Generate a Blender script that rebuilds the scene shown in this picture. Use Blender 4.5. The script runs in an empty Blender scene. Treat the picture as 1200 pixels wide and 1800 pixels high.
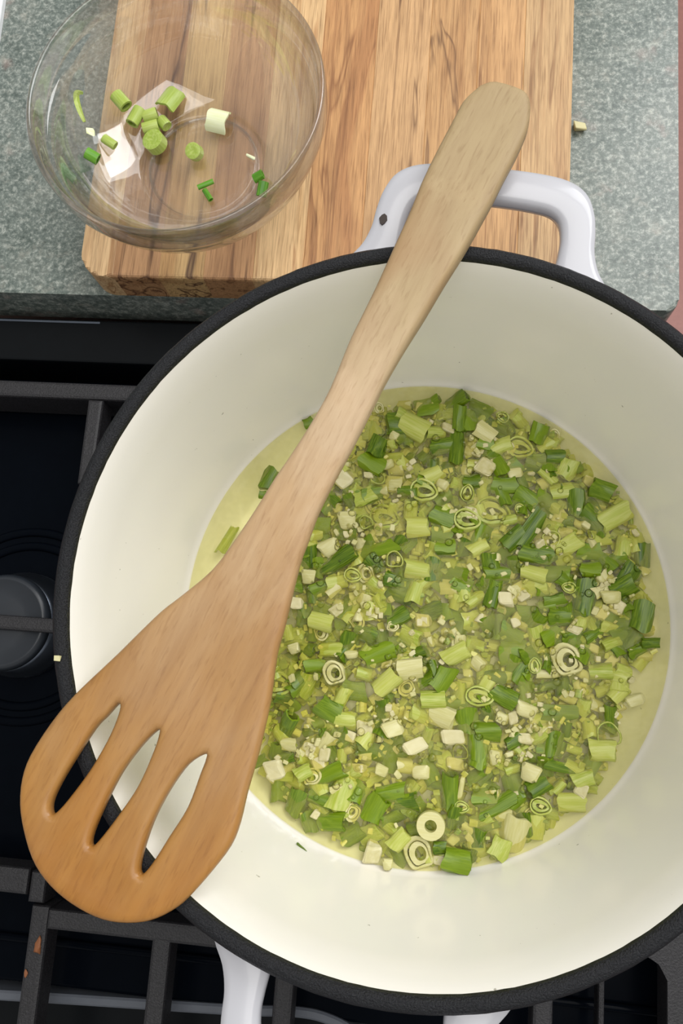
import bpy, bmesh, math, random
from mathutils import Vector, Matrix, noise
from mathutils.geometry import delaunay_2d_cdt

scene = bpy.context.scene
COL = scene.collection
random.seed(7)

# ------------------------------------------------------------------ camera
cam_data = bpy.data.cameras.new('camera')
cam = bpy.data.objects.new('camera', cam_data)
COL.objects.link(cam)
cam.location = (0.00148, -0.02796, 0.39372)
cam.rotation_euler = (0.19751, 0.09505, 0.07471)
cam_data.sensor_fit = 'VERTICAL'
cam_data.sensor_height = 36.0
cam_data.lens = 1442.2 * 36.0 / 1800.0
cam_data.clip_start = 0.01
scene.camera = cam

# ------------------------------------------------------------------ world and light
world = bpy.data.worlds.new('room_light')
scene.world = world
world.use_nodes = True
bg = world.node_tree.nodes['Background']
bg.inputs['Color'].default_value = (0.98, 0.98, 0.97, 1)
bg.inputs['Strength'].default_value = 0.42

def area_light(name, loc, target, sx, sy, power, color):
    d = bpy.data.lights.new(name, 'AREA')
    d.shape = 'RECTANGLE'; d.size = sx; d.size_y = sy
    d.energy = power; d.color = color
    o = bpy.data.objects.new(name, d); COL.objects.link(o)
    o.location = loc
    o.rotation_euler = (Vector(target) - Vector(loc)).to_track_quat('-Z', 'Y').to_euler()
    return o
area_light('window_daylight', (0.95, 1.15, 1.25), (0, 0.05, 0.05), 1.1, 1.0, 20.5, (0.98, 0.99, 1.0))
area_light('overhead_fill', (0.30, 0.25, 1.95), (0.1, 0.0, 0.0), 1.6, 1.6, 24.0, (1.0, 0.98, 0.95))  # added overhead fill that lifts the pot's inner walls; no known fixture
scene.cycles.max_bounces = 24
scene.cycles.transmission_bounces = 24
scene.cycles.transparent_max_bounces = 16

vs = scene.view_settings
vs.view_transform = 'Standard'
vs.look = 'None'
vs.exposure = 0.08
vs.gamma = 1.0
vs.use_curve_mapping = False

# ------------------------------------------------------------------ measured shapes (metres)
SPOON_AT = (-0.0410, 0.0425); SPOON_ANGLE = 1.1900
SPOON_OUTLINE = [(0.1642, 0.0084), (0.1614, 0.0099), (0.1553, 0.012), (0.148, 0.0122), (0.1387, 0.0123), (0.1313, 0.0123), (0.1205, 0.0121), (0.1049, 0.0107), (0.0926, 0.0101), (0.0713, 0.0092), (0.0587, 0.009), (0.0476, 0.0088), (0.0291, 0.0073), (0.0147, 0.0078), (0.0018, 0.0091), (-0.0099, 0.0107), (-0.0225, 0.0119), (-0.0346, 0.0135), (-0.0485, 0.0161), (-0.0618, 0.0221), (-0.0692, 0.0258), (-0.0792, 0.0295), (-0.0896, 0.0331), (-0.1083, 0.04), (-0.1205, 0.0429), (-0.1332, 0.0441), (-0.1414, 0.0428), (-0.149, 0.0392), (-0.1556, 0.0338), (-0.162, 0.0266), (-0.1658, 0.0191), (-0.1678, 0.0104), (-0.1681, 0.0009), (-0.1667, -0.0073), (-0.163, -0.0153), (-0.1584, -0.021), (-0.152, -0.0256), (-0.1463, -0.0279), (-0.1375, -0.0304), (-0.1277, -0.0324), (-0.1197, -0.0318), (-0.11, -0.0295), (-0.0968, -0.0271), (-0.0799, -0.023), (-0.0648, -0.0179), (-0.055, -0.016), (-0.034, -0.0112), (-0.0244, -0.0101), (-0.0144, -0.009), (-0.0007, -0.009), (0.0103, -0.0095), (0.0256, -0.0097), (0.0398, -0.0098), (0.0537, -0.0107), (0.0675, -0.0121), (0.0822, -0.0132), (0.0989, -0.0148), (0.1173, -0.0157), (0.1308, -0.0158), (0.1404, -0.0161), (0.1514, -0.0157), (0.1578, -0.0143), (0.1642, -0.0116), (0.1679, -0.0072), (0.1675, 0.004)]
SPOON_SLOTS = [[(-0.1041, 0.0245), (-0.1098, 0.0263), (-0.1156, 0.0281), (-0.1296, 0.0296), (-0.1389, 0.03), (-0.1441, 0.0293), (-0.1466, 0.0273), (-0.1439, 0.0257), (-0.1363, 0.0239), (-0.1259, 0.0223), (-0.1144, 0.0219), (-0.1061, 0.0229)], [(-0.1055, 0.0075), (-0.1119, 0.0101), (-0.1233, 0.0123), (-0.1346, 0.0125), (-0.1453, 0.0117), (-0.1492, 0.0101), (-0.1465, 0.0085), (-0.1357, 0.0063), (-0.1248, 0.0049), (-0.1139, 0.0054), (-0.1076, 0.0063)], [(-0.1053, -0.011), (-0.1111, -0.0072), (-0.1214, -0.0054), (-0.1332, -0.0052), (-0.1456, -0.0073), (-0.1493, -0.0097), (-0.1443, -0.0114), (-0.1345, -0.0125), (-0.1231, -0.0137), (-0.1116, -0.0125), (-0.1068, -0.012)]]
DARK_SPOTS = [(-0.0484, -0.0269, 0.0086, 0.0052, 0.08), (-0.0397, -0.0467, 0.0107, 0.0087, -0.45), (-0.0178, -0.0632, 0.0147, 0.0071, -0.16), (-0.0375, -0.0747, 0.0125, 0.0075, 0.5), (-0.009, -0.0806, 0.0122, 0.007, 0.27), (0.0172, -0.0773, 0.0137, 0.0065, 1.61), (-0.0607, -0.0834, 0.0093, 0.0058, 1.65), (-0.0512, -0.0882, 0.01, 0.0075, 1.29), (-0.0344, -0.0949, 0.0108, 0.0075, 0.08), (-0.0161, -0.0875, 0.0106, 0.0081, 1.11), (0.0213, -0.1063, 0.01, 0.0088, -0.08), (0.0137, -0.1014, 0.005, 0.005, 0.08), (0.029, -0.0554, 0.015, 0.0075, 1.61), (0.0117, -0.0283, 0.0104, 0.0078, 1.09), (0.0326, 0.0127, 0.0116, 0.0062, 1.34), (0.0425, -0.0143, 0.0104, 0.0104, 0.04), (0.0526, -0.0118, 0.0103, 0.0072, 0.24), (0.0488, 0.0041, 0.0078, 0.0068, 0.08), (0.0633, 0.0035, 0.0094, 0.0078, 0.08), (0.074, 0.012, 0.0132, 0.0089, 1.42), (0.0916, 0.0183, 0.0103, 0.0088, 0.62), (0.0999, 0.006, 0.0118, 0.0085, 1.34), (0.0943, -0.0063, 0.0119, 0.0104, 1.09), (0.1034, -0.0057, 0.0072, 0.0041, 0.08), (0.0323, -0.0509, 0.0095, 0.009, 0.08), (0.0292, -0.061, 0.0097, 0.0073, 1.45), (0.0533, -0.0602, 0.0149, 0.0041, 0.04), (0.0649, -0.0628, 0.0121, 0.0041, -0.12), (0.0778, -0.0625, 0.0081, 0.0069, 1.11), (0.0553, -0.0716, 0.0086, 0.0076, 0.59), (0.0385, -0.0819, 0.0151, 0.0061, 0.59), (0.0346, -0.091, 0.01, 0.0035, 0.41), (0.0392, -0.0348, 0.0101, 0.0077, -0.43), (0.0591, -0.0283, 0.0117, 0.0035, 0.28), (0.0643, -0.0393, 0.0145, 0.0065, 0.08), (0.0131, 0.0967, 0.0116, 0.0058, 1.54), (0.0308, 0.0926, 0.0115, 0.0066, -0.5), (0.0515, 0.0907, 0.0086, 0.008, 1.36), (0.0258, 0.0836, 0.0065, 0.0054, -0.11), (0.0589, 0.0799, 0.0076, 0.007, 0.04), (0.0511, 0.0759, 0.0092, 0.0089, 0.04), (0.0453, 0.0582, 0.0098, 0.0084, -0.65), (0.0484, 0.0437, 0.0178, 0.007, 1.02), (0.0364, 0.064, 0.0108, 0.007, 0.07), (0.0204, 0.0652, 0.0065, 0.0065, 0.04), (0.0809, 0.0636, 0.0094, 0.0083, -0.32), (0.0699, 0.0576, 0.0108, 0.007, 1.61), (0.0777, 0.05, 0.0131, 0.0084, -0.76), (0.0513, 0.0316, 0.0131, 0.0086, -0.11), (0.0336, 0.0214, 0.01, 0.0075, 0.08), (0.0619, 0.0232, 0.01, 0.0075, 0.08), (0.0762, 0.0347, 0.01, 0.007, 0.04), (0.094, 0.0237, 0.0114, 0.0095, 1.06), (0.0763, 0.026, 0.0078, 0.0062, 0.04), (0.0748, 0.0136, 0.0132, 0.0087, 1.42), (0.0324, 0.0119, 0.0117, 0.0066, 1.37), (-0.0603, 0.0906, 0.0049, 0.0044, 0.58), (-0.0163, 0.0925, 0.01, 0.0097, 0.04), (-0.0257, 0.0798, 0.0096, 0.0079, 1.28), (-0.0279, 0.0711, 0.0107, 0.0079, -0.48), (-0.001, 0.0781, 0.0099, 0.0061, 0.76), (0.0062, 0.0821, 0.0112, 0.0069, 0.23), (0.0125, 0.081, 0.014, 0.0064, 1.54), (-0.0107, 0.0588, 0.0065, 0.0046, 0.04), (0.0072, 0.0468, 0.0097, 0.0079, -0.31), (-0.0213, 0.0299, 0.015, 0.006, 0.31), (-0.0503, 0.04, 0.0081, 0.0073, 0.04), (-0.0553, 0.024, 0.0097, 0.0081, 1.64), (-0.0408, 0.0232, 0.0152, 0.0075, 0.6), (-0.0381, 0.0379, 0.0092, 0.0081, 0.04), (-0.0106, 0.0117, 0.0116, 0.0108, -0.26), (0.0045, 0.0215, 0.0097, 0.0079, 1.46), (0.0145, 0.0202, 0.0115, 0.0073, -0.11), (0.0095, 0.0325, 0.0078, 0.0073, 0.08), (-0.0459, -0.0013, 0.0099, 0.007, -0.27), (0.005, 0.0022, 0.0086, 0.007, 0.39), (-0.078, 0.0615, 0.0098, 0.0066, 1.16), (-0.08, 0.0529, 0.0034, 0.0034, 0.04), (-0.0191, -0.0196, 0.0132, 0.0095, 0.43), (-0.0292, -0.037, 0.0104, 0.0078, -0.08), (0.0413, 0.0384, 0.0107, 0.0081, 0.79), (0.0877, 0.0306, 0.0093, 0.0072, 0.62), (0.0854, 0.0045, 0.0106, 0.008, 1.23), (0.0693, -0.0055, 0.0094, 0.0073, 0.39), (-0.0105, -0.002, 0.0089, 0.0068, 0.57), (-0.0258, -0.0109, 0.0092, 0.0065, -0.3), (0.0444, -0.0536, 0.0066, 0.005, 0.59), (0.0022, -0.0863, 0.0089, 0.0069, 0.76), (-0.0247, -0.0815, 0.0084, 0.0064, 1.11), (-0.0411, -0.0853, 0.0093, 0.0067, -0.24)]
LIGHT_SPOTS = [(-0.0522, -0.0357, 0.0102, 0.0076, 1.12), (-0.031, -0.0832, 0.0132, 0.0106, 1.28), (0.0294, -0.1009, 0.009, 0.008, 0.41), (-0.0466, -0.0066, 0.0095, 0.0074, -0.19), (0.0861, -0.0069, 0.0075, 0.0055, 0.41), (0.0779, -0.0677, 0.0097, 0.0034, 1.45), (0.0398, -0.099, 0.008, 0.0075, 1.07), (0.0548, -0.0892, 0.0092, 0.008, 1.41), (0.0331, 0.0834, 0.009, 0.0071, 0.43), (0.0627, 0.0627, 0.0097, 0.0071, 0.15), (0.0659, 0.0367, 0.0116, 0.0071, 0.51), (0.0812, 0.0413, 0.0085, 0.006, 0.08), (0.0508, 0.0225, 0.0099, 0.0062, -0.27), (0.0869, 0.0524, 0.013, 0.0104, 0.57), (-0.0088, 0.0908, 0.0118, 0.0101, -0.48), (-0.0032, 0.0218, 0.0105, 0.0079, -0.11), (-0.0044, 0.0426, 0.0097, 0.0092, 0.04), (-0.0497, -0.075, 0.0065, 0.006, 0.57), (0.0825, -0.0541, 0.0096, 0.0087, 0.08), (0.07, -0.0774, 0.01, 0.009, 0.08), (0.0747, -0.0675, 0.008, 0.007, 0.41), (-0.0966, 0.0303, 0.0128, 0.0044, 1.12), (-0.0303, 0.055, 0.0092, 0.007, 0.38), (-0.0033, 0.0103, 0.0092, 0.0075, 1.31), (0.0233, -0.001, 0.0082, 0.0077, 0.24), (-0.0139, -0.032, 0.0105, 0.0079, 0.76), (0.0071, -0.038, 0.0094, 0.0073, 0.08), (0.0163, -0.017, 0.0104, 0.0078, 0.57), (-0.0048, -0.0108, 0.0095, 0.0079, -0.43), (-0.0411, -0.0186, 0.0089, 0.0073, 0.08), (0.0297, -0.0312, 0.009, 0.007, 1.07), (0.082, -0.0198, 0.0085, 0.0065, 0.08), (0.0895, -0.0292, 0.0079, 0.0063, 0.76), (-0.0321, 0.0031, 0.0091, 0.0075, 1.11), (-0.0409, 0.0132, 0.0086, 0.007, 0.26), (0.0245, 0.0334, 0.0085, 0.0069, 0.6), (0.0422, -0.0253, 0.0075, 0.0065, 0.08), (0.0015, 0.0678, 0.0088, 0.0077, 0.58), (-0.018, 0.0753, 0.0081, 0.007, 0.04), (0.0651, 0.0738, 0.0085, 0.0073, 1.09), (0.0914, 0.0374, 0.0082, 0.0071, 1.42), (0.0966, 0.0143, 0.007, 0.006, 0.41), (-0.0172, -0.0988, 0.009, 0.0075, 0.41), (-0.0297, -0.1, 0.0074, 0.0064, -0.24), (-0.0045, -0.1, 0.0082, 0.0068, 0.9)]
WHITE_SPOTS = [(-0.01, -0.0524, 0.0102, 0.0082, 0.45), (-0.022, -0.0541, 0.0104, 0.0078, 0.0), (-0.0156, -0.0566, 0.005, 0.0035, 1.49), (0.0006, -0.0592, 0.0114, 0.007, 0.48), (-0.0105, -0.0452, 0.0088, 0.0052, 1.09), (-0.0027, -0.0463, 0.0067, 0.0047, -0.27), (-0.0249, -0.071, 0.0086, 0.0043, 0.12), (-0.0139, -0.0708, 0.0067, 0.0049, -0.24), (-0.0081, -0.0617, 0.0038, 0.0024, -0.79), (-0.0039, -0.0682, 0.006, 0.006, 0.08), (0.0038, -0.0697, 0.0095, 0.008, 0.08), (0.0187, -0.066, 0.0089, 0.0058, -0.08), (0.0121, -0.0451, 0.01, 0.009, -0.28), (0.0173, -0.0539, 0.0115, 0.0075, 0.08), (-0.062, -0.0744, 0.01, 0.009, 0.43), (-0.048, -0.0642, 0.0082, 0.0067, 1.29), (-0.0404, -0.0618, 0.009, 0.008, 1.07), (-0.0423, -0.07, 0.0076, 0.0059, 0.45), (-0.0152, -0.0782, 0.0035, 0.003, 0.08), (-0.0073, -0.0751, 0.004, 0.003, 0.08), (-0.0423, -0.0922, 0.0044, 0.0034, 1.11), (-0.0159, -0.1058, 0.0093, 0.0079, 1.44), (-0.0089, -0.1099, 0.0055, 0.005, 0.08), (0.0216, -0.0755, 0.0111, 0.0029, 1.45), (0.014, -0.107, 0.0065, 0.0043, 0.08), (0.0266, -0.0932, 0.0071, 0.0038, -0.39), (0.0366, -0.0773, 0.007, 0.0055, 0.41), (0.0411, -0.0857, 0.0068, 0.0041, 0.43), (0.036, -0.0612, 0.0072, 0.0072, 0.08), (0.0494, -0.039, 0.0114, 0.0079, -0.24), (0.0558, 0.002, 0.0067, 0.0052, 1.09), (0.071, -0.0003, 0.0083, 0.006, 1.09), (0.0858, 0.0143, 0.01, 0.0075, 0.08), (0.0815, 0.0185, 0.0094, 0.0078, 0.57), (0.0891, 0.0099, 0.0084, 0.0069, -0.46), (0.0787, -0.01, 0.0053, 0.0041, -0.3), (0.0862, -0.0162, 0.0102, 0.0046, 0.9), (0.0226, -0.025, 0.0045, 0.004, 0.08), (0.0488, -0.0521, 0.0068, 0.005, 0.08), (0.0452, -0.0553, 0.0045, 0.004, 0.08), (0.0596, -0.0495, 0.007, 0.003, 0.08), (0.0256, 0.0895, 0.009, 0.0076, -0.5), (0.0192, 0.0819, 0.0084, 0.0051, 1.46), (0.0407, 0.0706, 0.008, 0.0053, 0.23), (0.0263, 0.0727, 0.01, 0.0089, 1.12), (0.0548, 0.0669, 0.0061, 0.0053, 0.6), (0.0175, 0.0706, 0.007, 0.0054, 0.04), (0.0756, 0.068, 0.0068, 0.0052, -0.31), (0.0708, 0.0477, 0.0047, 0.0039, -0.48), (0.0549, 0.0344, 0.0062, 0.0042, -0.48), (0.0333, 0.0294, 0.0047, 0.0042, 0.04), (0.0384, 0.0096, 0.0073, 0.0068, 0.08), (-0.0411, 0.0637, 0.0097, 0.0091, 0.79), (-0.0385, 0.0426, 0.0105, 0.0089, 0.22), (-0.0457, 0.03, 0.0112, 0.0096, 0.6), (-0.0545, 0.0143, 0.0081, 0.007, 0.04), (-0.0186, 0.0858, 0.0055, 0.0047, -0.33), (-0.0205, 0.0718, 0.0071, 0.0055, 0.41), (-0.0291, 0.0654, 0.0049, 0.0032, 0.04), (0.0122, 0.014, 0.0073, 0.0068, 0.04), (0.0452, -0.0931, 0.0141, 0.0107, 1.41), (0.0517, -0.0664, 0.0105, 0.0081, -0.26), (-0.0171, 0.0618, 0.0108, 0.0081, 0.04), (-0.0039, -0.0249, 0.0103, 0.0087, 0.24), (-0.0089, -0.0291, 0.0079, 0.0068, 0.76), (0.0572, -0.0216, 0.0075, 0.006, 0.08), (0.0969, -0.0311, 0.0087, 0.0051, 0.45), (0.0211, 0.0495, 0.007, 0.0059, 0.04), (0.0645, 0.0425, 0.0057, 0.0052, 0.04), (0.0617, 0.0504, 0.007, 0.0054, 0.73), (-0.022, -0.0653, 0.0052, 0.0037, 0.08), (-0.0337, -0.081, 0.005, 0.004, 0.41), (-0.0572, -0.0632, 0.0063, 0.0052, 0.08), (-0.0584, -0.0198, 0.0066, 0.0049, 0.41), (-0.0588, 0.0013, 0.0068, 0.0057, 0.08), (-0.0399, -0.0001, 0.0064, 0.0054, 0.79), (0.0013, -0.0025, 0.0078, 0.0063, 0.08)]
RING_SPOTS = [(0.005, -0.1046, 0.012, 0.012, 0.08), (-0.0649, -0.0366, 0.012, 0.012, 0.08), (-0.0384, -0.0295, 0.0096, 0.0096, 0.08), (0.0856, -0.0473, 0.0096, 0.0096, 0.08), (0.067, -0.0159, 0.0125, 0.0125, 0.08), (0.0316, 0.0509, 0.0135, 0.0135, 0.04), (0.0194, 0.0458, 0.0103, 0.0103, 0.07), (0.043, 0.083, 0.0104, 0.0104, 0.04), (-0.0016, 0.0593, 0.0108, 0.0108, 0.04), (-0.0255, 0.0516, 0.0092, 0.0092, 0.04), (-0.0196, 0.0453, 0.0119, 0.0119, 0.04), (-0.0242, 0.0044, 0.0081, 0.0081, 0.07), (-0.0269, 0.0176, 0.0078, 0.0078, 0.08), (-0.014, 0.0249, 0.0073, 0.0073, 0.04), (0.0286, -0.0351, 0.0104, 0.0089, 0.08), (0.057, -0.0802, 0.0077, 0.0077, 0.08), (-0.033, 0.0164, 0.0068, 0.0068, 0.08), (0.0209, -0.0605, 0.0065, 0.0065, 0.08)]
FOOD_OUTLINE = [(-0.0308, 0.0987), (-0.0171, 0.1036), (0.0106, 0.1057), (0.0326, 0.1023), (0.0545, 0.0952), (0.0681, 0.0803), (0.0867, 0.0674), (0.0971, 0.0489), (0.1023, 0.028), (0.1049, 0.0073), (0.1062, -0.0079), (0.0976, -0.0186), (0.0903, -0.0391), (0.0892, -0.0514), (0.0833, -0.0664), (0.069, -0.082), (0.0547, -0.0951), (0.0379, -0.1037), (0.0209, -0.1112), (-0.0039, -0.1112), (-0.0193, -0.1068), (-0.0402, -0.1003), (-0.0567, -0.0896), (-0.0699, -0.0746), (-0.0763, -0.0497), (-0.0774, -0.0104), (-0.0744, 0.0169), (-0.0686, 0.0451), (-0.0543, 0.0743)]
GARLIC_PATCHES = [(-0.0143, 0.0588), (-0.004, -0.0236), (0.0133, -0.0069), (0.0843, 0.0148), (0.0556, 0.0408), (0.0673, -0.0209), (0.0253, 0.0777), (-0.0102, -0.0495), (0.0385, 0.0092), (0.0503, -0.0397), (-0.0347, 0.0383), (-0.043, -0.0634), (0.0214, 0.0442), (0.0433, -0.055), (-0.027, 0.0062), (0.0947, -0.0312)]
BIG_RING_AT = (0.0092, -0.0919)

RIM_Z = 0.105          # top of the pot rim; the countertop is z = 0
GRATE_Z = -0.012       # top of the grate bars
COOK_Z = -0.045        # cooktop pan
BOARD_Z = 0.022

# ------------------------------------------------------------------ material helpers
def srgb(r, g, b):
    f = lambda c: ((c / 255 + 0.055) / 1.055) ** 2.4 if c > 10.3 else c / 255 / 12.92
    return (f(r), f(g), f(b), 1)

class Nodes:
    def __init__(self, name):
        self.m = bpy.data.materials.new(name); self.m.use_nodes = True
        self.nt = self.m.node_tree
        self.bsdf = self.nt.nodes['Principled BSDF']
        self.out = self.nt.nodes['Material Output']
    def n(self, t, **kw):
        x = self.nt.nodes.new(t)
        for k, v in kw.items():
            setattr(x, k, v)
        return x
    def link(self, a, b): self.nt.links.new(a, b)
    def coords(self, scale=(1, 1, 1), kind='Object', loc=(0, 0, 0), rot=(0, 0, 0)):
        t = self.n('ShaderNodeTexCoord'); m = self.n('ShaderNodeMapping')
        m.inputs['Scale'].default_value = scale; m.inputs['Location'].default_value = loc
        m.inputs['Rotation'].default_value = rot
        self.link(t.outputs[kind], m.inputs['Vector'])
        return m.outputs['Vector']
    def noise(self, vec, scale, detail=4, rough=0.55, dist=0.0):
        x = self.n('ShaderNodeTexNoise')
        x.inputs['Scale'].default_value = scale; x.inputs['Detail'].default_value = detail
        x.inputs['Roughness'].default_value = rough; x.inputs['Distortion'].default_value = dist
        if vec is not None: self.link(vec, x.inputs['Vector'])
        return x.outputs['Fac']
    def ramp(self, fac, stops):
        r = self.n('ShaderNodeValToRGB')
        e = r.color_ramp.elements
        while len(e) < len(stops): e.new(0.5)
        for el, (p, c) in zip(e, stops):
            el.position = p; el.color = c if len(c) == 4 else (*c, 1)
        self.link(fac, r.inputs['Fac'])
        return r.outputs['Color']
    def mix(self, fac, a, b, mode='MIX'):
        x = self.n('ShaderNodeMix', data_type='RGBA', blend_type=mode)
        for s, v in ((x.inputs[0], fac), (x.inputs[6], a), (x.inputs[7], b)):
            if hasattr(v, 'links'): self.link(v, s)
            else: s.default_value = v
        return x.outputs[2]
    def bump(self, height, strength, dist=0.001):
        b = self.n('ShaderNodeBump')
        b.inputs['Strength'].default_value = strength; b.inputs['Distance'].default_value = dist
        self.link(height, b.inputs['Height'])
        return b.outputs['Normal']
    def set(self, color=None, rough=None, normal=None, **kw):
        for s, v in (('Base Color', color), ('Roughness', rough), ('Normal', normal)):
            if v is None: continue
            if hasattr(v, 'links'): self.link(v, self.bsdf.inputs[s])
            else: self.bsdf.inputs[s].default_value = v
        for k, v in kw.items():
            self.bsdf.inputs[k.replace('_', ' ')].default_value = v
        return self.m

# ------------------------------------------------------------------ materials
def mat_stone():
    k = Nodes('green_grey_stone')
    v = k.coords()
    n1 = k.noise(v, 30, 9, 0.7, 0.3)
    n2 = k.noise(v, 330, 6, 0.8, 0.1)
    n3 = k.noise(v, 95, 6, 0.7, 0.2)
    base = k.ramp(n1, [(0.30, srgb(74, 86, 80)), (0.5, srgb(112, 122, 116)), (0.68, srgb(150, 153, 144))])
    fine = k.ramp(n2, [(0.34, srgb(30, 40, 36)), (0.5, srgb(108, 117, 110)), (0.66, srgb(206, 208, 198))])
    c = k.mix(0.58, base, fine)
    vein = k.ramp(n3, [(0.56, (0, 0, 0, 1)), (0.72, (1, 1, 1, 1))])
    c = k.mix(k.mix(1.0, vein, (0.35, 0.35, 0.35, 1), 'MULTIPLY'), c, srgb(196, 190, 176))
    pink = k.ramp(k.noise(v, 48, 3, 0.5, 0.2), [(0.63, (0, 0, 0, 1)), (0.74, (0.3, 0.3, 0.3, 1))])
    c = k.mix(pink, c, srgb(170, 132, 124))
    return k.set(c, 0.28, k.bump(n2, 0.03, 0.0005))

def mat_wood_plank(i, light, dark, streak, sc, knot=0.0, strength=0.75, th=0.60):
    k = Nodes('teak_plank')
    off = (i * 3.1, i * 1.7, i * 0.9)
    v = k.coords((1, 0.055, 1), loc=off)
    warp = k.noise(k.coords((1, 0.16, 1), loc=off), 26, 2, 0.5)
    vw = k.n('ShaderNodeVectorMath', operation='ADD')
    mul = k.n('ShaderNodeMath', operation='MULTIPLY'); mul.inputs[1].default_value = 0.02 + knot
    k.link(warp, mul.inputs[0]); k.link(v, vw.inputs[0]); k.link(mul.outputs[0], vw.inputs[1])
    g1 = k.noise(vw.outputs[0], sc, 3, 0.5, 0.3)
    g2 = k.noise(v, 620, 4, 0.65)
    fibre = k.noise(k.coords((1, 0.03, 1), loc=off), 1700, 2, 0.6)
    c = k.ramp(g1, [(0.30, dark), (0.47, light), (0.60, light), (0.72, dark)])
    st = k.ramp(k.noise(vw.outputs[0], sc * 1.9, 2, 0.4, 0.2), [(th, (0, 0, 0, 1)), (th + 0.06, (strength,) * 3 + (1,)), (th + 0.13, (0, 0, 0, 1))])
    c = k.mix(st, c, streak)
    c = k.mix(0.45, c, k.ramp(g2, [(0.3, (0.55, 0.5, 0.46, 1)), (0.62, (1.15, 1.15, 1.15, 1))]), 'MULTIPLY')
    c = k.mix(0.35, c, k.ramp(fibre, [(0.36, (0.55, 0.5, 0.45, 1)), (0.5, (1.12, 1.12, 1.12, 1))]), 'MULTIPLY')
    pores = k.noise(k.coords((1, 0.035, 1), loc=off), 1000, 3, 0.6)
    c = k.mix(0.55, c, k.ramp(pores, [(0.36, (0.50, 0.42, 0.34, 1)), (0.47, (1.03, 1.03, 1.03, 1))]), 'MULTIPLY')
    lines = k.noise(k.coords((1, 0.012, 1), loc=off), 420, 2, 0.5, 0.15)
    c = k.mix(k.ramp(lines, [(0.63, (0, 0, 0, 1)), (0.70, (strength * 0.7,) * 3 + (1,)), (0.78, (0, 0, 0, 1))]), c, streak)
    return k.set(c, 0.52, k.bump(fibre, 0.12, 0.0004))

def mat_spoon():
    k = Nodes('spoon_wood')
    v = k.coords((0.10, 1, 1))
    grain = k.noise(v, 240, 4, 0.6)
    fleck = k.noise(k.coords((0.16, 1, 1)), 900, 2, 0.5)
    blot = k.noise(k.coords((0.5, 1, 1)), 42, 4, 0.6, 0.4)
    tc = k.n('ShaderNodeTexCoord'); sep = k.n('ShaderNodeSeparateXYZ')
    k.link(tc.outputs['Object'], sep.inputs[0])
    mr = k.n('ShaderNodeMapRange'); mr.inputs[1].default_value = -0.165; mr.inputs[2].default_value = 0.165
    k.link(sep.outputs[0], mr.inputs[0])
    add = k.n('ShaderNodeMath', operation='MULTIPLY_ADD'); add.inputs[1].default_value = 0.40; add.inputs[2].default_value = -0.20
    k.link(blot, add.inputs[0])
    sm = k.n('ShaderNodeMath', operation='ADD'); k.link(mr.outputs[0], sm.inputs[0]); k.link(add.outputs[0], sm.inputs[1])
    c = k.ramp(sm.outputs[0], [(0.0, srgb(164, 112, 49)), (0.12, srgb(166, 120, 62)), (0.26, srgb(166, 126, 78)),
                               (0.42, srgb(184, 152, 112)), (0.55, srgb(194, 168, 134)), (0.78, srgb(172, 149, 111)), (0.95, srgb(165, 143, 105))])
    c = k.mix(0.55, c, k.ramp(grain, [(0.34, (0.80, 0.73, 0.66, 1)), (0.6, (1.06, 1.06, 1.05, 1))]), 'MULTIPLY')
    c = k.mix(0.34, c, k.ramp(fleck, [(0.30, (0.62, 0.52, 0.42, 1)), (0.44, (1, 1, 1, 1))]), 'MULTIPLY')
    stain = k.ramp(k.noise(k.coords((0.4, 1, 1), loc=(0.31, 0.2, 0)), 30, 2, 0.5), [(0.56, (0, 0, 0, 1)), (0.72, (0.42, 0.42, 0.42, 1))])
    c = k.mix(stain, c, srgb(150, 104, 62))
    rr = k.n('ShaderNodeMapRange'); rr.inputs[1].default_value = -0.15; rr.inputs[2].default_value = -0.02
    rr.inputs[3].default_value = 0.34; rr.inputs[4].default_value = 0.6
    k.link(sep.outputs[0], rr.inputs[0])
    return k.set(c, rr.outputs[0], k.bump(grain, 0.12, 0.0006))

def mat_enamel(name, col, speck=False):
    k = Nodes(name)
    c = col
    if speck:
        v = k.coords()
        sp = k.ramp(k.noise(v, 420, 2, 0.4), [(0.775, (0, 0, 0, 1)), (0.80, (0.6, 0.6, 0.6, 1))])
        c = k.mix(sp, col, srgb(120, 112, 92))
    m = k.set(c, 0.22)
    k.bsdf.inputs['Coat Weight'].default_value = 0.25
    k.bsdf.inputs['Coat Roughness'].default_value = 0.06
    return m

def mat_iron(name, col, rough, sc, strength):
    k = Nodes(name)
    n = k.noise(k.coords(), sc, 3, 0.6)
    c = k.mix(k.ramp(n, [(0.35, (0, 0, 0, 1)), (0.7, (1, 1, 1, 1))]), (col[0] * .6, col[1] * .6, col[2] * .6, 1), (col[0] * 1.5, col[1] * 1.5, col[2] * 1.5, 1))
    return k.set(c, rough, k.bump(n, strength, 0.0008))

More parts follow.
